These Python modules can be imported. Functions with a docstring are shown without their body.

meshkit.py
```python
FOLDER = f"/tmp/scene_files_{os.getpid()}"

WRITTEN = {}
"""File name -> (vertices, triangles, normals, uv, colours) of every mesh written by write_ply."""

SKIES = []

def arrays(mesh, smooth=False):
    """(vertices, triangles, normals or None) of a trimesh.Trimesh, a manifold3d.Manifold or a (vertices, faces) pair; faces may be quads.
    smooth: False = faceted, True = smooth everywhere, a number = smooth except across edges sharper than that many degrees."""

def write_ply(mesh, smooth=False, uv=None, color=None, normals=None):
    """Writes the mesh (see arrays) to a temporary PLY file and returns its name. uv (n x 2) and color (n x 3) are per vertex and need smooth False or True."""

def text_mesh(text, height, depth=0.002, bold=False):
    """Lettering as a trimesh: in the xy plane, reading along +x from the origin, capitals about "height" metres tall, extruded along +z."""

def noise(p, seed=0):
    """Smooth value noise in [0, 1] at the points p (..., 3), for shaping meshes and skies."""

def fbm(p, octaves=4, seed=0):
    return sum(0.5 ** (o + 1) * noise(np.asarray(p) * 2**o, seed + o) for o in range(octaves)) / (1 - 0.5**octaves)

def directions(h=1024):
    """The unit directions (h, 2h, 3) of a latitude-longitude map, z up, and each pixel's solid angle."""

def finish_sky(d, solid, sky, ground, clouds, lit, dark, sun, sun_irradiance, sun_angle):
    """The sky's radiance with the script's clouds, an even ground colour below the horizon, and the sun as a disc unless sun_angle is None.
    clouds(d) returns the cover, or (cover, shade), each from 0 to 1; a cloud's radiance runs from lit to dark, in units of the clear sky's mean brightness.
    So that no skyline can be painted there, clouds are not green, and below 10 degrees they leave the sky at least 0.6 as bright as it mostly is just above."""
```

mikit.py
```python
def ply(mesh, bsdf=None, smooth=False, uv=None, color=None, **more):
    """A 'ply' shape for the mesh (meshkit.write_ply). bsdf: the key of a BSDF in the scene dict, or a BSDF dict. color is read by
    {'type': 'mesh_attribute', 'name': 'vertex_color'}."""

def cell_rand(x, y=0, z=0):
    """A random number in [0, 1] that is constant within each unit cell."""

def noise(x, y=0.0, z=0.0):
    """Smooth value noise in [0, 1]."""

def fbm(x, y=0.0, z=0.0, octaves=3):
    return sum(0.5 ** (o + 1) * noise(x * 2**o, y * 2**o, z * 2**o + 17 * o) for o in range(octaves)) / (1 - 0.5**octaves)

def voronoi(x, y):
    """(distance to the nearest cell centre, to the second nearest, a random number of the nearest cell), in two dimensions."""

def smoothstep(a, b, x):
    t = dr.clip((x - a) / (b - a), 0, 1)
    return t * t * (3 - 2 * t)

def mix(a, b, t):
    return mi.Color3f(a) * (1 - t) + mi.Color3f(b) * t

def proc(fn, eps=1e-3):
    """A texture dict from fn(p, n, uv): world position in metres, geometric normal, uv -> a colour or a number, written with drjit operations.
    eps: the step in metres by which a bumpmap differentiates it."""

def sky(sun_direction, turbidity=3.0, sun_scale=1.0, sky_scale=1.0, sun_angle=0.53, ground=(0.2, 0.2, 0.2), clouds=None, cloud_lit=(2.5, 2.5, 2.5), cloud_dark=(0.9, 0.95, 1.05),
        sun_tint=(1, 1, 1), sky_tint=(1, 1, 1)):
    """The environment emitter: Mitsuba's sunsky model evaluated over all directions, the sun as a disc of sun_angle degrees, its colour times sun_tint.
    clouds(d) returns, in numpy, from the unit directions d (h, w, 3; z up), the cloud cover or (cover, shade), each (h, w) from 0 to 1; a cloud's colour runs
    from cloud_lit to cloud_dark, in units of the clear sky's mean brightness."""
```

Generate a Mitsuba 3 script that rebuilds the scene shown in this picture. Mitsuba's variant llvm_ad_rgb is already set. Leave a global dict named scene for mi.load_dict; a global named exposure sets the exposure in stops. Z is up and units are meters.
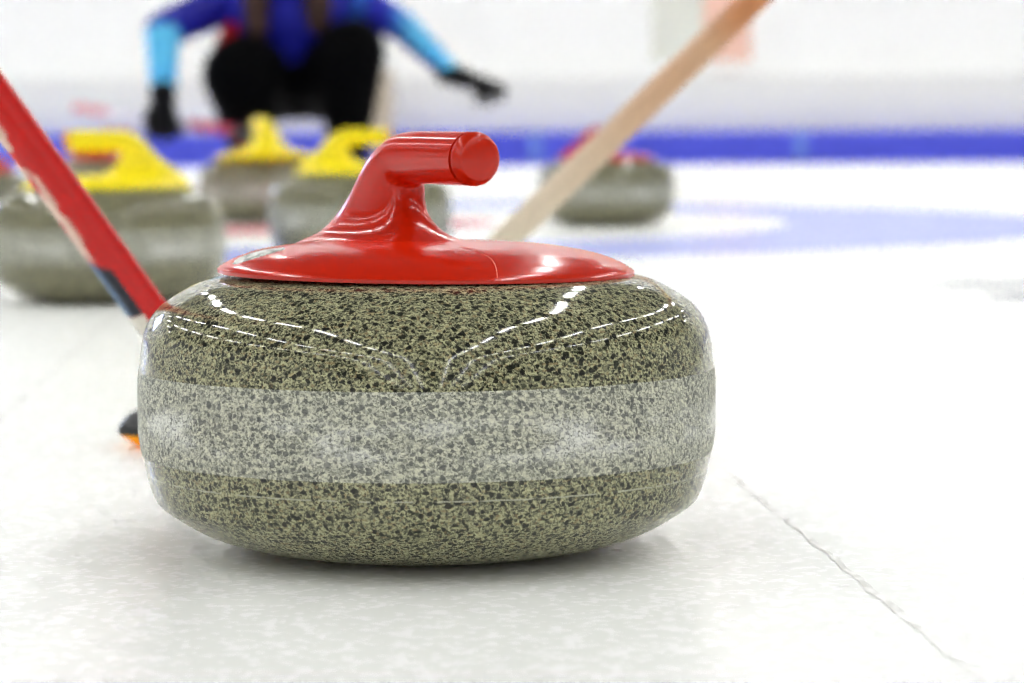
import math, random, numpy as np, trimesh, mitsuba as mi, mikit, meshkit, drjit as dr
import manifold3d as m3
from mikit import noise, fbm, smoothstep, mix, proc
T = mi.ScalarTransform4f
random.seed(7)
scene, labels = {}, {}

# ------------------------------------------------------------------ camera, light, exposure
W, H, F = 1024, 683, 2900.0
CAM_Z, PITCH, ROLL = 0.2054, math.atan((341.5 - 126) / 2900), math.radians(0.30)
exposure = -0.08
FWD = np.array([0, math.cos(PITCH), -math.sin(PITCH)])
UP0, RT0 = np.array([0, math.sin(PITCH), math.cos(PITCH)]), np.array([1.0, 0, 0])
UP = UP0 * math.cos(ROLL) + RT0 * math.sin(ROLL)
RT = RT0 * math.cos(ROLL) - UP0 * math.sin(ROLL)
EYE = np.array([0, 0, CAM_Z])
scene['camera'] = {'type': 'thinlens', 'fov': math.degrees(2 * math.atan(512 / F)), 'fov_axis': 'x', 'near_clip': 0.05, 'far_clip': 200.0,
                   'aperture_radius': 0.005, 'focus_distance': 1.325,
                   'to_world': T().look_at(origin=EYE.tolist(), target=(EYE + FWD).tolist(), up=UP.tolist())}
LAMP = 50.0          # radiance of the ceiling lamps
SHEET = math.radians(4.0)          # the sheet runs 4 degrees to the left of the view
HOUSE = np.array([-0.64, 6.15])    # centre of the house


def at(px, py, y):
    """World point at distance y that stands at this spot of the photograph."""
    d = FWD + RT * (px - 512) / F - UP * (py - 341.5) / F
    return EYE + d * (y / d[1])


def sheet(x, y, z=0.0):
    """Sheet coordinates (x across, y along, from the house centre) to world."""
    c, s = math.cos(SHEET), math.sin(SHEET)
    return np.array([HOUSE[0] + x * c - y * s, HOUSE[1] + x * s + y * c, z])


SHEET_T = T().translate([HOUSE[0], HOUSE[1], 0]).rotate([0, 0, 1], math.degrees(SHEET))


def srgb(r, g, b):
    return tuple(((c / 255 + 0.055) / 1.055) ** 2.4 if c > 10 else c / 255 / 12.92 for c in (r, g, b))


# ------------------------------------------------------------------ materials
def mat(key, color, rough=0.5, spec=0.5, **more):
    base = color if isinstance(color, dict) else {'type': 'rgb', 'value': list(color)}
    scene[key] = {'type': 'twosided', 'bsdf': {'type': 'principled', 'base_color': base, 'roughness': rough, 'specular': spec, **more}}
    return key


def blobs(x, y, z, f, seed, small, big):
    """Rounded flecks, one in each cell of a jittered grid, 0..1."""
    q = [x * f + seed * 0.37, y * f + seed * 0.61, z * f + seed * 0.23]
    i = [dr.floor(v) for v in q]
    d = 0
    for k in range(3):
        d = d + dr.square(q[k] - i[k] - 0.32 - 0.36 * mikit.cell_rand(i[0] + 17 * seed, i[1] + 5 * k, i[2] + 3 * seed))
    r = small + (big - small) * mikit.cell_rand(i[0] + 7 * seed, i[1] + 91, i[2] + 13)
    return smoothstep(r + 0.07, r - 0.07, dr.sqrt(d))


def grain(p):
    """Speckle of the granite: (light to olive 0..1, black flecks 0..1)."""
    p = mi.Point3f(0.36 * p.x + 0.48 * p.y - 0.8 * p.z, -0.8 * p.x + 0.6 * p.y, 0.48 * p.x + 0.64 * p.y + 0.6 * p.z)   # off the axes
    a, b = noise(p.x * 640, p.y * 640, p.z * 640) - 0.5, noise(p.x * 640 + 40, p.y * 640, p.z * 640) - 0.5
    x, y, z = p.x + a * 0.0016, p.y + b * 0.0016, p.z + (a - b) * 0.0012
    t = 0.46 * mikit.cell_rand(x * 1150, y * 1150, z * 1150) + 0.30 * noise(x * 900 + 3, y * 900, z * 900) + 0.24 * mikit.cell_rand(x * 620 + 9, y * 620, z * 620)
    dark = dr.maximum(dr.maximum(blobs(x, y, z, 300, 1, 0.06, 0.46), blobs(x, y, z, 300, 4, 0.04, 0.42)), 0.85 * blobs(x, y, z, 560, 9, 0.02, 0.44))
    return t, dark


def granite(p, n, uv):
    t, dark = grain(p)
    c = mix(srgb(56, 59, 44), srgb(192, 190, 152), smoothstep(0.2, 0.85, t))
    warm = smoothstep(0.66, 0.8, noise(p.x * 700, p.y * 700, p.z * 700 + 50))
    c = mix(c, srgb(158, 132, 88), warm * 0.4)
    c = mix(c, srgb(16, 19, 19), dark * 0.94)
    # pale hairline where the bevel was ground
    line = smoothstep(0.00055, 0.00015, dr.abs(p.z - 0.0399 + 0.0003 * (noise(p.x * 300, p.y * 300) - 0.5)))
    return mix(c, srgb(190, 190, 172), line * 0.75 * smoothstep(0.2, 0.5, noise(p.x * 260, p.y * 260, 4)))


def band_color(p, n, uv):
    t, dark = grain(p)
    c = mix(srgb(116, 119, 108), srgb(214, 213, 194), smoothstep(0.18, 0.82, t))
    c = mix(c, srgb(66, 70, 70), dark * 0.75)
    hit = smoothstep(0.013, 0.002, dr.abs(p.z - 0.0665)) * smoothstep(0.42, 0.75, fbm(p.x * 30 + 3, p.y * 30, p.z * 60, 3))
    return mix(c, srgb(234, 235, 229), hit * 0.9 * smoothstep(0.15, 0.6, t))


mat('m_granite', proc(granite), 0.07, 0.5)
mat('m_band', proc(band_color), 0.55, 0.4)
mat('m_red', srgb(196, 32, 3), 0.16, 0.4, clearcoat=0.3, clearcoat_gloss=0.93)
mat('m_red_cap', srgb(190, 32, 4), 0.2, 0.4, clearcoat=0.2, clearcoat_gloss=0.9)
mat('m_seam', srgb(222, 96, 70), 0.4)
mat('m_yellow', srgb(255, 234, 4), 0.42, 0.5)
mat('m_yellow_cap', srgb(246, 176, 16), 0.25, 0.5)
mat('m_sticker', proc(lambda p, n, uv: mix(srgb(214, 212, 204), srgb(150, 150, 145), smoothstep(0.5, 0.7, noise(p.x * 500, p.y * 240, 0)))), 0.3)


def ice_bump(p, n, uv):
    a = smoothstep(0.52, 0.75, noise(p.x * 150, p.y * 150, 0)) + 0.5 * smoothstep(0.55, 0.8, noise(p.x * 260 + 7, p.y * 260, 3))
    return a


def ice_color(p, n, uv):
    c = mix(srgb(246, 247, 243), srgb(250, 251, 249), fbm(p.x * 2.2, p.y * 2.2, 0, 3))
    a = smoothstep(0.50, 0.72, 0.6 * noise(p.x * 230 + 11, p.y * 190, 0) + 0.4 * noise(p.x * 480, p.y * 420, 5))
    return mix(mix(c, srgb(236, 238, 233), 0.5), srgb(254, 254, 253), a)


def ice(key, color, rough=0.26):
    scene[key] = {'type': 'twosided', 'bsdf': {'type': 'bumpmap', 'arbitrary': proc(ice_bump, 4e-4), 'scale': 0.0005,
                  'bsdf': {'type': 'principled', 'base_color': color if isinstance(color, dict) else {'type': 'rgb', 'value': list(color)}, 'roughness': rough, 'specular': 0.5}}}
    return key


ice('m_ice', proc(ice_color))
ice('m_ring_blue', srgb(156, 167, 232))
ice('m_ring_red', srgb(216, 120, 132))
ice('m_mark', srgb(126, 129, 142))
ice('m_line', proc(lambda p, n, uv: mix(srgb(244, 244, 241), srgb(216, 216, 211), smoothstep(0.45, 0.75, fbm(p.x * 160, p.y * 60, 0, 2)))))
mat('m_wall', srgb(250, 250, 250), 0.8, 0.1)
mat('m_board', srgb(236, 235, 233), 0.6, 0.2)
mat('m_front', srgb(60, 62, 66), 0.9, 0.1)
mat('m_ceiling', srgb(70, 72, 74), 0.9, 0.1)
mat('m_bumper', srgb(76, 84, 214), 0.5, 0.3)
mat('m_bumper_mark', srgb(110, 140, 226), 0.5, 0.3)
mat('m_dark_blue_wall', srgb(92, 102, 190), 0.7, 0.2)
mat('m_housing', srgb(200, 200, 200), 0.5)
mat('m_salmon', srgb(244, 200, 182), 0.7, 0.2)
mat('m_greige', srgb(228, 228, 219), 0.7, 0.2)
mat('m_tan_shade', srgb(190, 176, 160), 0.6, 0.3)
mat('m_black', srgb(6, 6, 7), 0.6, 0.15)
mat('m_black_plastic', srgb(44, 46, 46), 0.35, 0.5)
mat('m_orange', srgb(255, 168, 0), 0.6, 0.3)
mat('m_skin', srgb(226, 172, 146), 0.5, 0.3)
mat('m_hair', proc(lambda p, n, uv: mix(srgb(40, 24, 18), srgb(84, 56, 40), noise(p.x * 160, p.y * 160, p.z * 12))), 0.55, 0.3)
mat('m_lip', srgb(190, 96, 90), 0.4)
mat('m_eye', srgb(240, 240, 238), 0.2)
mat('m_iris', srgb(60, 40, 28), 0.2)
mat('m_trousers', srgb(4, 4, 5), 0.8, 0.05)
mat('m_red_panel', srgb(196, 20, 30), 0.6, 0.2)
mat('m_steel', srgb(205, 210, 222), 0.25, 0.5, metallic=0.9)


# ------------------------------------------------------------------ helpers
def add(key, mesh, m, smooth=30, label=None, category=None, group=None, kind=None, to=None, **more):
    d = mesh if isinstance(mesh, dict) else mikit.ply(mesh, m, smooth=smooth, **more)
    scene[key] = {**d, 'to_world': to} if to is not None else d
    note(key, label, category, group, kind)
    return key


def note(key, label=None, category=None, group=None, kind=None):
    e = {k: v for k, v in (('label', label), ('category', category), ('group', group), ('kind', kind)) if v}
    if e:
        labels[key] = e


def box(x0, x1, y0, y1, z0, z1, bevel=0.0):
    if bevel:
        m = m3.Manifold.batch_hull([m3.Manifold.sphere(bevel, 12).translate([x, y, z]) for x in (x0 + bevel, x1 - bevel) for y in (y0 + bevel, y1 - bevel) for z in (z0 + bevel, z1 - bevel)])
        return tm(m)
    b = trimesh.creation.box([x1 - x0, y1 - y0, z1 - z0])
    b.apply_translation([(x0 + x1) / 2, (y0 + y1) / 2, (z0 + z1) / 2])
    return b


def tm(m):
    q = m.to_mesh()
    return trimesh.Trimesh(q.vert_properties[:, :3], q.tri_verts, process=False)


def lathe(profile, n=128):
    """Closed solid of revolution about z from (r, z) rows that begin and end on the axis."""
    prof = np.asarray(profile, float)
    a = np.arange(n) * 2 * np.pi / n
    v, rows = [], []
    for r, z in prof:
        if r < 1e-9:
            rows.append([len(v)] * n); v.append([0, 0, z])
        else:
            rows.append(list(range(len(v), len(v) + n))); v += [[r * math.cos(t), r * math.sin(t), z] for t in a]
    f = []
    for p, q in zip(rows[:-1], rows[1:]):
        for i in range(n):
            j = (i + 1) % n
            if p[i] != p[j]:
                f.append([p[i], p[j], q[j]])
            if q[i] != q[j]:
                f.append([p[i], q[j], q[i]])
    return trimesh.Trimesh(v, f, process=False)


def loft(sections, n=48):
    """Solid through rings of n points."""
    v = np.vstack(sections)
    k, f = len(sections), []
    for s in range(k - 1):
        for i in range(n):
            j = (i + 1) % n
            f += [[s * n + i, s * n + j, s * n + n + j], [s * n + i, s * n + n + j, s * n + n + i]]
    v = np.vstack([v, sections[0].mean(0), sections[-1].mean(0)])
    for i in range(n):
        j = (i + 1) % n
        f += [[k * n, j, i], [k * n + 1, (k - 1) * n + i, (k - 1) * n + j]]
    m = trimesh.Trimesh(v, f, process=False)
    if m.volume < 0:
        m.invert()
    return m


def to_manifold(m):
    return m3.Manifold(m3.Mesh(np.asarray(m.vertices, np.float32), np.asarray(m.faces, np.uint32)))


def spline(x, y, xs):
    from scipy.interpolate import PchipInterpolator
    return PchipInterpolator(x, y)(xs)


def bone(a, ra, b, rb, seg=20):
    return m3.Manifold.batch_hull([m3.Manifold.sphere(ra, seg).translate(list(map(float, a))), m3.Manifold.sphere(rb, seg).translate(list(map(float, b)))])


def chain(points, radii):
    return [bone(points[i], radii[i], points[i + 1], radii[i + 1]) for i in range(len(points) - 1)]


def flesh(bones, length=0.02, rounds=12):
    m = m3.Manifold.batch_boolean(bones, m3.OpType.Add).refine_to_length(length)
    t = tm(m)
    t.merge_vertices()
    return trimesh.smoothing.filter_taubin(t, lamb=0.5, nu=0.52, iterations=rounds)


def rod(a, b, r, n=32, bevel=0.002):
    """A round rod from a to b with eased ends, and uv (around, along)."""
    a, b = np.asarray(a, float), np.asarray(b, float)
    L = np.linalg.norm(b - a)
    m = lathe([(0, 0), (r - bevel, 0), (r, bevel), (r, L - bevel), (r - bevel, L), (0, L)], n)
    z = (b - a) / L
    x = np.cross([0, 1, 0], z); x /= np.linalg.norm(x)
    M = np.eye(4); M[:3, 0], M[:3, 1], M[:3, 2], M[:3, 3] = x, np.cross(z, x), z, a
    m.apply_transform(M)
    return m


# ------------------------------------------------------------------ hall (sheet frame)
def ground():
    return box(-16, 18, -50, 10.6, -0.05, 0.0)


HC = 5.0             # height of the ceiling
WALL_Y = 9.20        # back wall, from the house centre
add('floor', ground(), 'm_ice', False, 'white pebbled curling ice with pale coloured target rings', kind='structure', to=SHEET_T)
add('wall_back', box(-16, 18, WALL_Y, WALL_Y + 0.2, 0, HC), 'm_wall', False, 'plain white back wall of the curling hall', kind='structure', to=SHEET_T)
add('wall_left', box(-16.2, -16, -50, WALL_Y, 0, HC), 'm_wall', False, kind='structure', to=SHEET_T)
add('wall_right', box(18, 18.2, -50, WALL_Y, 0, HC), 'm_wall', False, kind='structure', to=SHEET_T)
add('wall_front', box(-16, 18, -50.2, -50, 0, HC), 'm_front', False, kind='structure', to=SHEET_T)
add('ceiling', box(-16, 18, -50, WALL_Y, HC, HC + 0.2), 'm_ceiling', False, kind='structure', to=SHEET_T)
add('wall_back__lower_board', box(-16, 18, WALL_Y - 0.06, WALL_Y, 0, 0.466, 0.006), 'm_board', 30, 'light grey kickboard along the foot of the wall', to=SHEET_T)


def annulus(r0, r1, z, n=160):
    a = np.arange(n) * 2 * np.pi / n
    c = np.stack([np.cos(a), np.sin(a), a * 0], 1)
    v = np.vstack([c * r0 + [0, 0, z], c * r1 + [0, 0, z], c * r1, c * r0])
    i = np.arange(n); j = (i + 1) % n
    f = np.vstack([np.stack([i + p * n, i + q * n, j + q * n], 1) for p, q in ((0, 1), (1, 2))] + [np.stack([i + p * n, j + q * n, j + p * n], 1) for p, q in ((0, 1), (1, 2))])
    return trimesh.Trimesh(v, f, process=False)


add('floor__blue_ring', annulus(1.22, 1.83, 0.0006), 'm_ring_blue', False, 'pale blue outer ring of the target under the ice', to=SHEET_T)
add('floor__red_ring', annulus(0.15, 0.61, 0.0006), 'm_ring_red', False, 'pale red inner ring of the target under the ice', to=SHEET_T)


def strip(pts, w, z=0.0004):
    pts = np.asarray(pts, float)
    d = np.gradient(pts, axis=0); d /= np.linalg.norm(d, axis=1, keepdims=True)
    nrm = np.stack([-d[:, 1], d[:, 0]], 1) * w[:, None] / 2
    v = np.vstack([np.c_[pts + nrm, np.full(len(pts), z)], np.c_[pts - nrm, np.full(len(pts), z)]])
    k = len(pts); i = np.arange(k - 1)
    return trimesh.Trimesh(v, np.vstack([np.stack([i, i + k, i + 1 + k], 1), np.stack([i, i + 1 + k, i + 1], 1)]), process=False)


def line(a, b, w, amp, seed):
    n = int(np.linalg.norm(np.subtract(b, a)) / 0.004)
    t = np.linspace(0, 1, n)[:, None]
    p = np.asarray(a) * (1 - t) + np.asarray(b) * t
    q = np.c_[p * 45, np.zeros(n)]
    p = p + np.array([1, 0]) * ((meshkit.fbm(q, 3, seed) - 0.5) * amp)[:, None]
    wid = w * (0.55 + 0.9 * meshkit.noise(q * 2.2, seed + 5))
    return strip(p, wid)


g = lambda px, py: (lambda d: (EYE + d * (-CAM_Z / d[2]))[:2])(FWD + RT * (px - 512) / F - UP * (py - 341.5) / F)
p1, p2 = g(715, 463), g(985, 683)
add('floor__side_line', line(p1 + (p1 - p2) * 0.25, p2 + (p2 - p1) * 0.3, 0.0034, 0.004, 3), 'm_line', False, 'thin rough grey line in the ice right of the red-handled stone')
p1, p2 = g(120, 310), g(0, 420)
add('floor__centre_line', line(p1 + (p1 - p2) * 0.1, p2 + (p2 - p1) * 0.6, 0.004, 0.004, 8), 'm_line', False, 'thin faint grey line in the ice left of the red-handled stone')
for k, (a, b, w) in enumerate((((928, 285), (1120, 284), 0.10), ((985, 297), (1120, 296), 0.13))):
    pts = np.linspace(g(*a), g(*b), 20)
    add('floor__painted_mark' + ('_001' if k else ''), strip(pts, w * np.minimum(1, np.linspace(0.25, 3, 20)), 0.0005), 'm_mark', False, 'grey painted mark in the ice at the right edge' if not k else None)

note('perimeter_bumper', 'blue foam bumper lying along the foot of the white back wall', 'bumper')
pad = mikit.ply(box(0.004, 1.396, WALL_Y - 0.20, WALL_Y - 0.062, 0.0, 0.170, 0.01), 'm_bumper', smooth=30)
tab = mikit.ply(box(-0.03, 0.03, WALL_Y - 0.212, WALL_Y - 0.2, 0.03, 0.172, 0.003), 'm_bumper_mark', smooth=30)
for k in range(14):
    x = -8.4 + 1.4 * k
    key = 'perimeter_bumper__pad' + (f'_{k:03d}' if k else '')
    add(key, pad, None, to=SHEET_T @ T().translate([x, 0, 0]))
    if k:
        add('perimeter_bumper__strap' + (f'_{k-1:03d}' if k > 1 else ''), tab, None, to=SHEET_T @ T().translate([x, 0, 0]))

# daylight window high in the back wall, left of the view
WX = -7.9 - HOUSE[0] + 1.1
note('window_1', kind='structure')
fr = [box(-1.1, 1.1, WALL_Y - 0.06, WALL_Y, z, z + 0.07, 0.006) for z in (1.95, 3.48)] + [box(x, x + 0.07, WALL_Y - 0.06, WALL_Y, 2.0, 3.5, 0.006) for x in (-1.1, -0.035, 1.03)]
add('window_1__frame', trimesh.util.concatenate(fr), 'm_housing', 30, to=SHEET_T @ T().translate([WX, 0, 0]))
wp = trimesh.Trimesh([[-1.08, WALL_Y - 0.02, 2.0], [1.08, WALL_Y - 0.02, 2.0], [1.08, WALL_Y - 0.02, 3.5], [-1.08, WALL_Y - 0.02, 3.5]], [[0, 1, 2], [0, 2, 3]], process=False)
add('window_1__pane', {**mikit.ply(wp, 'm_housing'), 'emitter': {'type': 'area', 'radiance': {'type': 'rgb', 'value': [7.0, 8.5, 13.0]}}}, None, to=SHEET_T @ T().translate([WX, 0, 0]))

# salmon and grey panel on the back wall
pp = at(640, 66, 16.0), at(690, 66, 16.0), at(736, 66, 16.0)
sx = [(p[0] - HOUSE[0]) * math.cos(SHEET) + (p[1] - HOUSE[1]) * math.sin(SHEET) for p in pp]
note('wall_panel', 'pale salmon and grey panel on the white wall behind the tan broom shaft', 'panel')
add('wall_panel__grey_field', box(sx[0], sx[1], WALL_Y - 0.03, WALL_Y, 0.55, 2.1, 0.004), 'm_greige', 30, 'pale grey half', to=SHEET_T)
add('wall_panel__salmon_field', box(sx[1], sx[2], WALL_Y - 0.035, WALL_Y, 0.55, 2.1, 0.004), 'm_salmon', 30, 'salmon pink half', to=SHEET_T)
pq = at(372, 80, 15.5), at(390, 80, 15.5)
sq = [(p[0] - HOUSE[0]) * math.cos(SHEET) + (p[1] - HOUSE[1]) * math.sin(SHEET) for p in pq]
note('wall_shade_strip', 'narrow tan strip standing in for shade on the wall board beside the crouching person', 'shade_strip')
add('wall_shade_strip__shaft', box(sq[0], sq[1], WALL_Y - 0.32, WALL_Y - 0.22, 0.012, 0.50, 0.004), 'm_tan_shade', 30, to=SHEET_T)  # tan box whose colour stands for the shadowed strip of the wall board
add('wall_shade_strip__foot', box(sq[0] - 0.03, sq[1] + 0.03, WALL_Y - 0.36, WALL_Y - 0.215, 0.0, 0.012), 'm_tan_shade', False, to=SHEET_T)

# lamps in rows along the sheet
housing = mikit.ply(box(-0.09, 0.09, -0.8, 0.8, HC - 0.07, HC, 0.01), 'm_housing', smooth=30)
ze = HC - 0.075
dif = trimesh.Trimesh([[-0.06, -0.76, ze], [0.06, -0.76, ze], [0.06, 0.76, ze], [-0.06, 0.76, ze]], [[0, 2, 1], [0, 3, 2]], process=False)
diffuser = {**mikit.ply(dif, 'm_housing'), 'emitter': {'type': 'area', 'radiance': {'type': 'rgb', 'value': [LAMP * 1.0, LAMP * 1.0, LAMP * 0.985]}}}
k, lamp_spots = 0, []
for x in (-8.9, -5.9, -2.85, 2.35, 5.4, 8.4):
    for y in np.arange(-48, 7.0, 2.3):
        lamp_spots.append((x, float(y)))
lamp_spots += [(float(x), 8.2) for x in np.arange(-12, 13.1, 1.8)]      # row added only to brighten the back wall
for x, y in lamp_spots:
    if True:
        key = 'ceiling_lamp' + (f'_{k:03d}' if k else '')
        note(key, 'long white fluorescent ceiling lamp, one of several rows over the ice', 'lamp', 'lamps in rows on the ceiling')
        to = SHEET_T @ T().translate([x, float(y), 0])
        add(key + '__housing', housing, None, to=to)
        add(key + '__diffuser', diffuser, None, to=to)
        k += 1

# ------------------------------------------------------------------ curling stones
SR = [.063, .085, .105, .122, .132, .1375, .14, .14, .1375, .132, .122, .107, .094, .08]
SZ = [0.0, .0032, .0085, .0174, .0257, .0442, .0604, .0769, .1034, .1155, .1237, .1309, .1334, .1343]
ss = np.concatenate([[0], np.cumsum(np.hypot(np.diff(SR), np.diff(SZ)))])
tt = np.linspace(0, ss[-1], 110)
PR, PZ = spline(ss, SR, tt), spline(ss, SZ, tt)
body_mesh = lathe([(0, 0.004), (0.055, 0.004), (0.0615, 0.0)] + list(zip(PR, PZ)) + [(0, 0.1343)], 160)
zb = np.linspace(0.0478, 0.0883, 26)
rb = np.interp(zb, PZ[PZ.argsort()], PR[PZ.argsort()])
bp = [(rb[0] - 0.003, zb[0])] + [(r + 0.00025, z) for r, z in zip(rb, zb)] + [(rb[-1] - 0.003, zb[-1])]
bp.append(bp[0])
band_mesh = lathe(bp, 160)

DISC = [(.101, .1337), (.1014, .1350), (.1006, .1362), (.098, .1379), (.0905, .1415), (.081, .1444), (.069, .1466), (.06, .1478), (.04, .1489), (.0, .1494)]
dr_, dz_ = np.array(DISC).T
dome = lambda r: float(np.interp(r, dr_[::-1][:-1], dz_[::-1][:-1]))
ds = np.concatenate([[0], np.cumsum(np.hypot(np.diff(dr_), np.diff(dz_)))])
dt = np.linspace(0, ds[-1], 60)
DR, DZ = spline(ds, dr_, dt), spline(ds, dz_, dt)
dome = lambda r: float(np.interp(r, DR[::-1], DZ[::-1]))
disc_mesh = lathe([(0, .1345), (.097, .1345), (.0995, .1337)] + list(zip(DR[:-1], DZ[:-1])) + [(0, DZ[-1])], 160)


def handle_mesh(k=1.0, wide=1.0):
    A = np.arange(64) * 2 * np.pi / 64

    def sec(u0, z0, u1, z1, b):
        c, e = np.array([(u0 + u1) / 2, (z0 + z1) / 2]), np.array([(u1 - u0) / 2, (z1 - z0) / 2])
        w = float(np.clip((math.hypot(*e) / b - 1.05) / 0.4, 0, 1)) * 0.22
        ca, sa = np.sign(np.cos(A)) * np.abs(np.cos(A)) ** (1 - w), np.sign(np.sin(A)) * np.abs(np.sin(A)) ** (1 - w)
        return np.stack([c[0] + e[0] * ca, b * sa, c[1] + e[1] * ca], 1)

    keys = []   # (front/inner u, z, rear/outer u, z, half width)
    for z, uf, ur, b in ((.136, .034, -.0985, .052), (.1455, .026, -.095, .042), (.1480, .0145, -.0915, .0315), (.1500, .007, -.0885, .0250), (.153, -.0015, -.0855, .0205), (.158, -.0088, -.0785, .0168), (.163, -.0132, -.0728, .0153), (.168, -.0155, -.0660, .0147)):
        keys.append((uf, z, ur, z, b))
    c = np.array([-.0128, .1735])
    for phi, ln, b in ((0, .0420, .0143), (15, .0375, .0142), (30, .0330, .0140), (45, .0295, .0137), (60, .0274, .0134), (75, .0260, .0131), (90, .0254, .0129)):
        e = np.array([-math.cos(math.radians(phi)), math.sin(math.radians(phi))])
        i, o = c + e * .0035, c + e * (.0035 + ln)
        keys.append((i[0], i[1], o[0], o[1], b))
    for u in (.008, .022, .036, .0435):
        keys.append((u, .1768, u, .2024, .0128))
    keys = np.array(keys)
    s = np.arange(len(keys))
    fine = np.linspace(0, len(keys) - 1, (len(keys) - 1) * 4 + 1)
    from scipy.ndimage import gaussian_filter1d
    q = gaussian_filter1d(np.stack([spline(s, keys[:, i], fine) for i in range(5)], 1), 3.0, axis=0, mode='nearest')
    q[:, 4] *= 1 + (wide - 1) * np.clip((.19 - (q[:, 1] + q[:, 3]) / 2) / .03, 0, 1)
    q = (q - [0, .1345, 0, .1345, 0]) * k + [0, .1345, 0, .1345, 0]
    neck = loft([sec(*r) for r in q], 64)
    m = to_manifold(neck) + to_manifold(disc_mesh)
    return tm(m)


def cap_mesh():
    m = lathe([(0, 0), (.0127, 0), (.0129, .0008), (.0127, .0020), (.0120, .0038), (.0108, .0054), (.0100, .0060), (.006, .0069), (0, .0072)], 48)
    m.apply_transform(trimesh.transformations.rotation_matrix(math.pi / 2, [0, 1, 0]))
    m.apply_translation([.0434, 0, .1896])
    return m


def patch_mesh(cx, cy, rx, ry, rot, n=40):
    v, f = [], []
    for j, s in enumerate((0.0, 0.35, 0.7, 0.96, 1.0)):
        for i in range(n):
            a = 2 * math.pi * i / n
            x, y = rx * s * math.cos(a), ry * s * math.sin(a)
            X, Y = cx + x * math.cos(rot) - y * math.sin(rot), cy + x * math.sin(rot) + y * math.cos(rot)
            v.append([X, Y, dome(math.hypot(X, Y)) + (0.0004 if s < 1 else -0.0002)])
    for j in range(4):
        for i in range(n):
            k = (i + 1) % n
            f += [[j * n + i, j * n + n + i, j * n + n + k], [j * n + i, j * n + n + k, j * n + k]]
    return trimesh.Trimesh(v, f, process=False)


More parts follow.
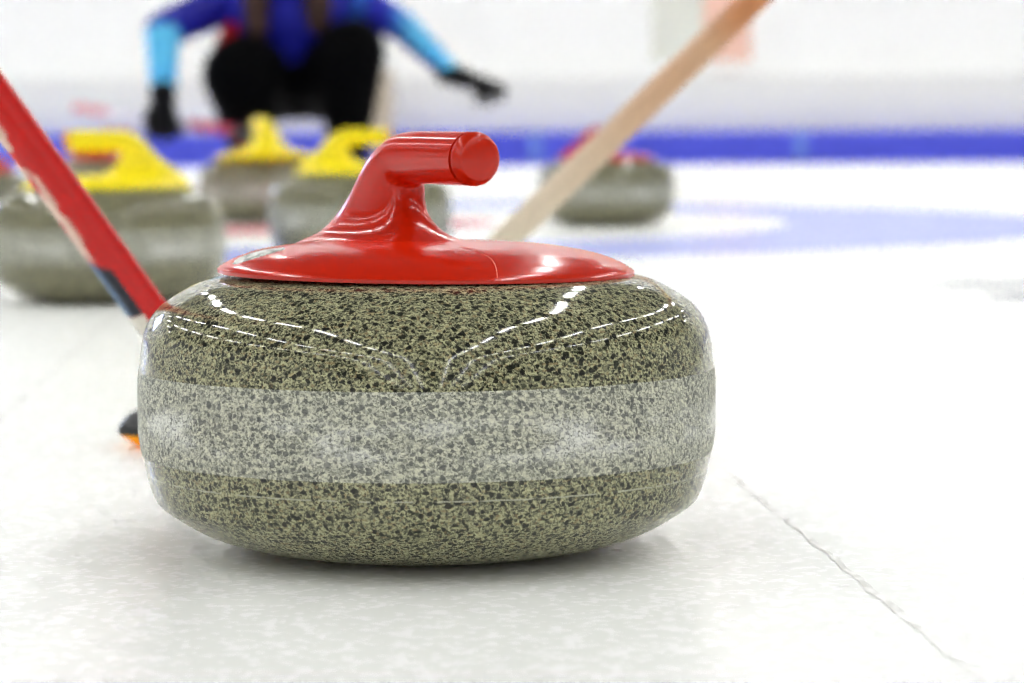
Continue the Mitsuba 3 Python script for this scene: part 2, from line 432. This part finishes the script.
hm, cm = handle_mesh(), cap_mesh()
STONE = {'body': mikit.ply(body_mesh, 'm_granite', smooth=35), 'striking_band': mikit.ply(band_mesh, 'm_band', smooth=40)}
HANDLE = {c: mikit.ply(hm, 'm_' + c, smooth=42) for c in ('red', 'yellow')}
HANDLE['tall'] = mikit.ply(handle_mesh(1.36, 1.75), 'm_yellow', smooth=42)
CAP = {'red': mikit.ply(cm, 'm_red_cap', smooth=50), 'yellow': mikit.ply(cm, 'm_yellow_cap', smooth=50), 'yellow_red': mikit.ply(cm, 'm_red_cap', smooth=50)}


def stone(key, x, y, turn, color, label, group=None, tilt=None, cap=None, tall=1.0):
    note(key, label, 'curling stone', group)
    base = T().translate([float(x), float(y), 0.0007])
    to = base @ T().rotate([0, 0, 1], turn)
    add(key + '__body', STONE['body'], None, to=to)
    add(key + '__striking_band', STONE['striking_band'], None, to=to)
    note(key + '__striking_band', 'pale rough striking band')
    th = base
    if tilt:
        th = th @ T().translate([0, 0, .1337]).rotate([0, 1, 0], tilt).translate([0, 0, -.1337])
    th = th @ T().rotate([0, 0, 1], turn)
    add(key + '__handle', HANDLE['tall' if tall != 1 else color], None, to=th)
    if tall != 1:
        th = th @ T().translate([0, 0, .1345]).scale([tall] * 3).translate([0, 0, -.1345])
    add(key + '__handle__end_cap', CAP[cap or color], None, to=th)
    note(key + '__handle', f'glossy {color} plastic handle')
    return th


MX, MY = -0.0414, 1.4083
th = stone('curling_stone', MX, MY, -58, 'red', 'large speckled granite curling stone in sharp focus with glossy red handle, nearest the camera', tilt=0.8)
mt = T().translate([MX, MY, 0.0007]).translate([0, 0, .1337]).rotate([0, 1, 0], 0.8).translate([0, 0, -.1337])
add('curling_stone__handle__sticker', patch_mesh(-.079, -.029, .0125, .0115, 0.3), 'm_sticker', True, 'small silvery oval sticker', to=mt)
sd = []
for r in np.linspace(.05, .1004, 20):
    a = math.radians(-70 + 3 * math.sin((r - .05) * 60))
    sd.append(np.array([r * math.cos(a), r * math.sin(a), dome(r) + .00005]))
sm = trimesh.util.concatenate([tm(bone(sd[i], .00028, sd[i + 1], .00028, 8)) for i in range(len(sd) - 1)])
add('curling_stone__handle__seam', sm, 'm_seam', 30, 'thin pale hairline seam', to=mt)


def spot(px, d):
    p = at(px, 250, d)
    return p[0], d


for key, px, d, turn, color, label, more in (
    ('curling_stone_001', 107.5, 3.45, 184, 'yellow', 'blurred granite curling stone with yellow handle pointing left, behind the red broom shaft', {}),
    ('curling_stone_002', 264, 6.3, 104, 'yellow', 'blurred granite stone with tall yellow handle seen end-on, below the crouching person', dict(tall=1.36)),
    ('curling_stone_003', 360, 4.45, 3, 'yellow', 'blurred granite stone with yellow handle pointing right, just behind the sharp red handle', {}),
    ('curling_stone_004', 607, 5.97, 0, 'red', 'blurred granite stone with red handle crossed by the tan broom shaft', {}),
    ('curling_stone_005', -46, 4.75, 180, 'red', 'blurred red-handled stone cut off by the left edge of the picture', {}),
    ('curling_stone_006', 112, 6.7, 20, 'red', 'distant red-handled stone mostly hidden behind the large yellow-handled stone', {}),
):
    stone(key, *spot(px, d), turn, color, label, 'curling stones farther down the ice', **more)


# ------------------------------------------------------------------ brooms
def broom_head(cx, cy, rotz, top='m_black_plastic'):
    half, wid = 0.098, 0.034
    def shell(z0, z1, s0, s1, n=10):
        secs = []
        A = np.arange(48) * 2 * np.pi / 48
        for t in np.linspace(0, 1, n):
            k = s0 + (s1 - s0) * t if z0 < 0.009 else math.sqrt(max(1 - (t * 0.93) ** 2, 0))
            c, s = np.cos(A), np.sin(A)
            x, y = np.sign(c) * np.abs(c) ** 0.75 * half * (k if z0 < 0.009 else 0.55 + 0.45 * k), np.sign(s) * np.abs(s) ** 0.75 * wid * k
            secs.append(np.stack([x, y, np.full(48, z0 + (z1 - z0) * t)], 1))
        return loft(secs, 48)
    return shell(0.0, 0.0088, 0.86, 0.995, 5), shell(0.009, 0.029, 1, 0.4, 12), T().translate([cx, cy, 0.0004]).rotate([0, 0, 1], rotz)


def broom(key, label, head_at, turn, a, b, r, bands, label_shaft=None):
    """bands: a colour function of the distance along the shaft and the angle around it."""
    note(key, label, 'broom')
    pad_m, shell_m, to = broom_head(head_at[0], head_at[1], turn)
    add(key + '__brush_pad', pad_m, 'm_orange', 40, 'orange brush pad', to=to)
    add(key + '__brush_head', shell_m, 'm_black_plastic', 50, 'black brush head', to=to)
    a, b = np.asarray(a, float), np.asarray(b, float)
    j = np.array([a[0], a[1], 0.024])
    add(key + '__socket', tm(m3.Manifold.batch_boolean([bone(j, 0.016, a, 0.0155), bone(a, 0.0155, a + (b - a) / np.linalg.norm(b - a) * 0.05, 0.0145)], m3.OpType.Add)), 'm_black_plastic', 40)
    z = (b - a) / np.linalg.norm(b - a)
    sidex = np.cross(z, [0, 1.0, 0]); sidex /= np.linalg.norm(sidex)     # to the left seen from the front
    fr = np.cross(sidex, z)

    def color(p, n, uv):
        q = [p.x - a[0], p.y - a[1], p.z - a[2]]
        L = q[0] * z[0] + q[1] * z[1] + q[2] * z[2]
        s = (q[0] * sidex[0] + q[1] * sidex[1] + q[2] * sidex[2]) / r
        return bands(L, s)
    mat('m_' + key, proc(color), 0.3, 0.5)
    add(key + '__shaft', rod(a + z * 0.04, b, r), 'm_' + key, 40, label_shaft)


# red broom, behind the sharp stone and leaning to the left
def red_bands(L, s):
    red = mi.Color3f(*srgb(200, 14, 10))
    letters = smoothstep(0.42, 0.58, noise(L * 90, s * 2.6, 2)) * smoothstep(0.25, 0.6, s) * smoothstep(0.118, 0.135, L) * 0.7
    c = mix(red, srgb(236, 226, 206), dr.clip(letters, 0, 1))
    navy = smoothstep(0.08, 0.16, s) * smoothstep(0.076, 0.079, L) * smoothstep(0.118, 0.110, L - 0.012 * s)
    c = mix(c, mix(srgb(20, 24, 38), srgb(70, 110, 150), smoothstep(0.5, 0.9, s)), dr.clip(navy, 0, 1))
    tip = smoothstep(0.08, 0.16, s) * smoothstep(0.079, 0.076, L)
    return mix(c, srgb(225, 220, 206), dr.clip(tip, 0, 1))


A1 = at(206, 391, 1.87)
B1 = A1 + (at(3.6, 111, 1.76) - A1) / np.linalg.norm(at(3.6, 111, 1.76) - A1) * 1.15
broom('broom', 'glossy red curling broom with navy and white print leaning beside the sharp stone', (A1[0] + 0.041, A1[1]), 4, A1, B1, 0.0128, red_bands, 'red shaft printed navy and white')


def tan_bands(L, s):
    c = mix(srgb(222, 206, 182), srgb(206, 164, 128), smoothstep(0.10, 0.32, L))
    c = mix(c, srgb(196, 128, 78), smoothstep(0.34, 0.40, L))
    return mix(c, srgb(212, 190, 150), smoothstep(0.42, 0.48, L) * smoothstep(-0.1, -0.5, s))


A2 = at(439, 305, 2.75)
B2 = A2 + (at(753, 0, 2.75) - A2) / np.linalg.norm(at(753, 0, 2.75) - A2) * 1.15
broom('broom_001', 'tan and beige curling broom slanting up to the right behind the red handle', (A2[0] - 0.03, A2[1]), 2, A2, B2, 0.0134, tan_bands, 'tan shaft fading to beige')

# ------------------------------------------------------------------ crouching person
D = 8.6
note('person', 'person crouching behind the stones in blue jacket and black trousers, one arm stretched out', 'person')
P = lambda px, py, d=D: at(px, py, d)
chest, belly, pelvis = P(288, 8, 8.62), P(289, 48, 8.66), P(292, 78, 8.80)
neckp, headc = P(288, -14, 8.56), P(287, -46, 8.47)
shL, shR = P(226, 2, 8.60), P(350, -2, 8.60)
elL, elR = P(163, 30, 8.37), P(402, 26, 8.52)
wrL, wrR = P(163, 98, 8.20), P(453, 75, 8.44)
hipL, hipR = P(262, 84, 8.80), P(322, 80, 8.80)
knL, knR = P(243, 82, 8.36), P(350, 62, 8.36)
anL, anR = P(254, 172, 8.55), P(348, 178, 8.52)
toL, toR = P(246, 194, 8.36), P(350, 197, 8.34)
shoe_z = lambda p: np.array([p[0], p[1], 0.045])
anL, anR = np.array([anL[0], anL[1], 0.10]), np.array([anR[0], anR[1], 0.10])
toL, toR = shoe_z(toL), shoe_z(toR)


def hand_bones(w, d, n, side, curl, size=1.0, grow=0.0):
    """Palm, four fingers and a thumb: wrist w, direction d, back-of-hand normal n."""
    d = d / np.linalg.norm(d); n = n - d * (n @ d); n /= np.linalg.norm(n); s = np.cross(d, n) * side
    k, out = size, []
    knuckles = [w + d * 0.085 * k + s * o * k for o in (0.030, 0.010, -0.010, -0.029)]
    for q in knuckles:
        out.append(bone(w + (q - w) * 0.15, 0.017 * k + grow, q, 0.0115 * k + grow, 12))
    for i, (q, L) in enumerate(zip(knuckles, (0.072, 0.080, 0.074, 0.058))):
        dd, p, rr = d + s * (0.16 - 0.11 * i), q, 0.0098
        for j, part in enumerate((0.45, 0.32, 0.25)):
            ang = curl[i] * (j + 0.6)
            v = dd / np.linalg.norm(dd) * math.cos(ang) - n * math.sin(ang)
            e = p + v * L * part * k
            out.append(bone(p, rr * k + grow, e, (rr - 0.0009) * k + grow, 12)); p, rr = e, rr - 0.0009
    t0 = w + d * 0.025 * k + s * 0.018 * k
    t1 = t0 + (d * 0.55 + s * 0.75 - n * 0.25) * 0.042 * k
    t2 = t1 + (d * 0.80 + s * 0.35 - n * 0.45) * 0.034 * k
    t3 = t2 + (d * 0.85 + s * 0.1 - n * 0.5) * 0.028 * k
    out += [bone(t0, 0.014 * k + grow, t1, 0.012 * k + grow, 12), bone(t1, 0.012 * k + grow, t2, 0.0105 * k + grow, 12), bone(t2, 0.0105 * k + grow, t3, 0.009 * k + grow, 12)]
    return out


dirL, nL = np.array([0.05, -0.12, -1.0]), np.array([-0.3, -0.95, 0.0])
dirR, nR = P(500, 90, 8.38) - wrR, np.array([0.2, -0.35, 1.0])
curlL, curlR = (1.05, 1.05, 1.05, 1.05), (0.15, 0.25, 0.5, 0.75)
skin = chain([neckp, headc + [0, 0.02, -0.05]], [0.048, 0.050])
skin += [m3.Manifold.sphere(1, 40).scale([0.074, 0.092, 0.098]).translate((headc + [0, 0.012, 0.035]).tolist())]
skin += [bone(headc + [0, -0.035, -0.03], 0.050, headc + [0, -0.052, -0.084], 0.026), bone(headc + [0, -0.055, 0.005], 0.034, headc + [0, -0.045, -0.05], 0.045)]
skin += [bone(headc + [0, -0.082, 0.012], 0.009, headc + [0, -0.104, -0.024], 0.0125, 14)]
skin += [m3.Manifold.sphere(1, 20).scale([0.010, 0.020, 0.031]).translate((headc + [s * 0.075, 0.012, -0.004]).tolist()) for s in (-1, 1)]
skin += chain([neckp, chest, belly, pelvis], [0.055, 0.098, 0.095, 0.10])
skin += [bone(neckp - [0, 0, 0.03], 0.045, s, 0.042) for s in (shL, shR)]
skin += chain([shL, elL, wrL], [0.044, 0.035, 0.025]) + chain([shR, elR, wrR], [0.044, 0.033, 0.024])
skin += chain([hipL, knL, anL, toL], [0.08, 0.052, 0.036, 0.028]) + chain([hipR, knR, anR, toR], [0.08, 0.052, 0.036, 0.028])
skin += hand_bones(wrL, dirL, nL, 1, curlL, 0.86) + hand_bones(wrR, dirR, nR, -1, curlR, 0.95)
add('person__body', flesh(skin, 0.014, 6), 'm_skin', True)
for k, s in enumerate((-1, 1)):
    e = headc + [s * 0.029, -0.0715, 0.016]
    add('person__eye' + ('_001' if k else ''), tm(m3.Manifold.sphere(1, 24).scale([0.0125, 0.0115, 0.0075]).translate(e.tolist())), 'm_eye', True)
    add(f"person__eye{'_001' if k else ''}__iris", tm(m3.Manifold.sphere(0.0055, 20).translate((e + [0, -0.0072, 0]).tolist())), 'm_iris', True)
add('person__mouth', tm(m3.Manifold.sphere(1, 24).scale([0.022, 0.010, 0.006]).translate((headc + [0, -0.083, -0.052]).tolist())), 'm_lip', True)
hair = [m3.Manifold.sphere(1, 40).scale([0.086, 0.098, 0.104]).translate((headc + [0, 0.034, 0.050]).tolist())]
for s, end in ((-1, P(257, 30, 8.44)), (1, P(318, 24, 8.44))):
    hair += chain([headc + [s * 0.070, 0.02, 0.03], headc + [s * 0.088, -0.005, -0.07], (headc + [s * 0.09, -0.02, -0.09] + end) / 2, end], [0.036, 0.040, 0.040, 0.032])
hair += [bone(headc + [0, 0.09, 0.02], 0.05, headc + [0, 0.10, -0.12], 0.05)]
add('person__hair', flesh(hair, 0.014, 5), 'm_hair', True, 'long brown hair falling forward')


def jacket_color(p, n, uv):
    def along(a, b):
        v = b - a
        L = float(v @ v)
        return ((p.x - a[0]) * v[0] + (p.y - a[1]) * v[1] + (p.z - a[2]) * v[2]) / L

    def off(a, b):      # signed distance to the right of a-b in the x-z plane
        v = np.array([b[0] - a[0], b[2] - a[2]]); v /= np.linalg.norm(v)
        return (p.x - a[0]) * v[1] - (p.z - a[2]) * v[0]
    blue = mix(srgb(24, 22, 140), srgb(32, 40, 190), noise(p.x * 9, p.y * 9, p.z * 9))
    cyan = mix(srgb(70, 180, 245), srgb(110, 215, 250), noise(p.x * 14, p.y * 14, p.z * 14 + 3))
    left = smoothstep(0.02, 0.12, along(elL, wrL)) * smoothstep(elL[0] + 0.16, elL[0] + 0.10, p.x)
    upper = -off(shR, wrR)
    right = smoothstep(-0.012, 0.006, upper) * smoothstep(shR[0] + 0.10, shR[0] + 0.22, p.x)
    stripe = smoothstep(0.030, 0.018, dr.abs(p.x - (P(359, 10)[0]) - 0.25 * (p.z - 0.55)))
    c = mix(blue, srgb(50, 110, 210), stripe * 0.8)
    return mix(mix(c, cyan, dr.clip(left, 0, 1)), cyan, dr.clip(right, 0, 1))


mat('m_jacket', proc(jacket_color), 0.55, 0.3)
jk = chain([neckp - [0, 0, 0.035], chest, belly, P(287, 60, 8.62)], [0.070, 0.140, 0.125, 0.078])
jk += [bone(P(258, 14, 8.6), 0.115, P(318, 14, 8.6), 0.115), bone(P(270, 40, 8.64), 0.085, P(308, 40, 8.64), 0.085)]
jk += [bone(neckp - [0, -0.01, 0.06], 0.06, s, 0.066) for s in (shL, shR)]
jk += chain([shL, elL, wrL + (elL - wrL) * 0.03], [0.066, 0.052, 0.036]) + chain([shR, elR, wrR + (elR - wrR) * 0.03], [0.064, 0.045, 0.030])
add('person__jacket', flesh(jk, 0.02, 10), 'm_jacket', True, 'blue zip jacket with cyan sleeves')
add('person__side_panel', flesh([bone(P(232, 30, 8.52), 0.028, P(222, 46, 8.50), 0.022)], 0.012, 3), 'm_red_panel', True, 'red flap at the hip')
tr = chain([hipL, knL, anL + [0, 0, 0.0]], [0.125, 0.108, 0.052]) + chain([hipR, knR, anR], [0.125, 0.098, 0.052])
tr += [bone(anL, 0.052, anL - [0, 0, 0.045], 0.056), bone(anR, 0.052, anR - [0, 0, 0.045], 0.056)]
tr += [bone(hipL, 0.115, hipR, 0.115), bone(knL, 0.10, P(247, 104, 8.40), 0.078), bone(P(262, 84, 8.52), 0.05, P(325, 80, 8.52), 0.055), bone(P(262, 76, 8.60), 0.05, P(325, 74, 8.60), 0.05), bone(P(258, 70, 8.66), 0.10, P(243, 76, 8.38), 0.118), bone(P(345, 56, 8.6), 0.10, P(352, 52, 8.38), 0.098), bone(P(352, 62, 8.36), 0.085, P(345, 120, 8.44), 0.062)]
add('person__trousers', flesh(tr, 0.02, 10), 'm_trousers', True, 'black trousers')
for k, (a, t) in enumerate(((anL, toL), (anR, toR))):
    h = np.array([a[0], a[1] + 0.04, 0.042])
    sh = m3.Manifold.batch_boolean([bone(h, 0.042, t, 0.040), bone(a - [0, 0, 0.01], 0.055, h, 0.042), bone(t, 0.040, t + [0, -0.05, -0.008], 0.032)], m3.OpType.Add)
    add('person__shoe' + ('_001' if k else ''), flesh([sh], 0.012, 4), 'm_black', True, 'black shoe')
gl = [bone(wrL + [0, 0, 0.012], 0.039, wrL + dirL * 0.03, 0.032)] + hand_bones(wrL, dirL, nL, 1, curlL, 0.88, 0.010)
add('person__glove', flesh(gl, 0.006, 4), 'm_black', True, 'black glove gripping a broom')
gr = [bone(wrR - dirR * 0.15, 0.032, wrR + dirR * 0.3, 0.028)] + hand_bones(wrR, dirR, nR, -1, curlR, 0.98, 0.0035)
add('person__glove_001', flesh(gr, 0.006, 4), 'm_black', True, 'black glove on the outstretched hand')


def held_bands(p, n, uv):
    x = lambda px: float(P(px, 115, 8.3)[0])
    c = mix(srgb(238, 170, 176), srgb(246, 240, 248), smoothstep(x(106), x(114), p.x))
    return mix(c, srgb(206, 60, 90), smoothstep(x(186), x(200), p.x))


note('broom_002', 'pink and white broom held level in the gloved hand of the crouching person', 'broom')
mat('m_held', proc(held_bands), 0.3, 0.5)
v = P(236, 132, 8.12) - P(66, 107, 8.28)
v /= np.linalg.norm(v)
grip = wrL + dirL / np.linalg.norm(dirL) * 0.066 - nL / np.linalg.norm(nL) * 0.034
a, b = grip - v * 0.30, grip + v * 0.21
add('broom_002__shaft', rod(a, b, 0.0135), 'm_held', 40)
v = (b - a) / np.linalg.norm(b - a)
add('broom_002__brush_head', flesh([bone(b + v * 0.01 + [0, -0.03, -0.008], 0.024, b + v * 0.10 + [0, -0.03, -0.012], 0.024), bone(b + v * 0.01 + [0, 0.03, -0.008], 0.024, b + v * 0.10 + [0, 0.03, -0.012], 0.024)], 0.01, 3), 'm_black_plastic', True, 'black brush head')
add('broom_002__brush_pad', box(-0.05, 0.05, -0.05, 0.05, -0.006, 0.006, 0.004), 'm_red_panel', 30, to=T().translate((b + v * 0.055 + [0, 0, -0.036]).tolist()))
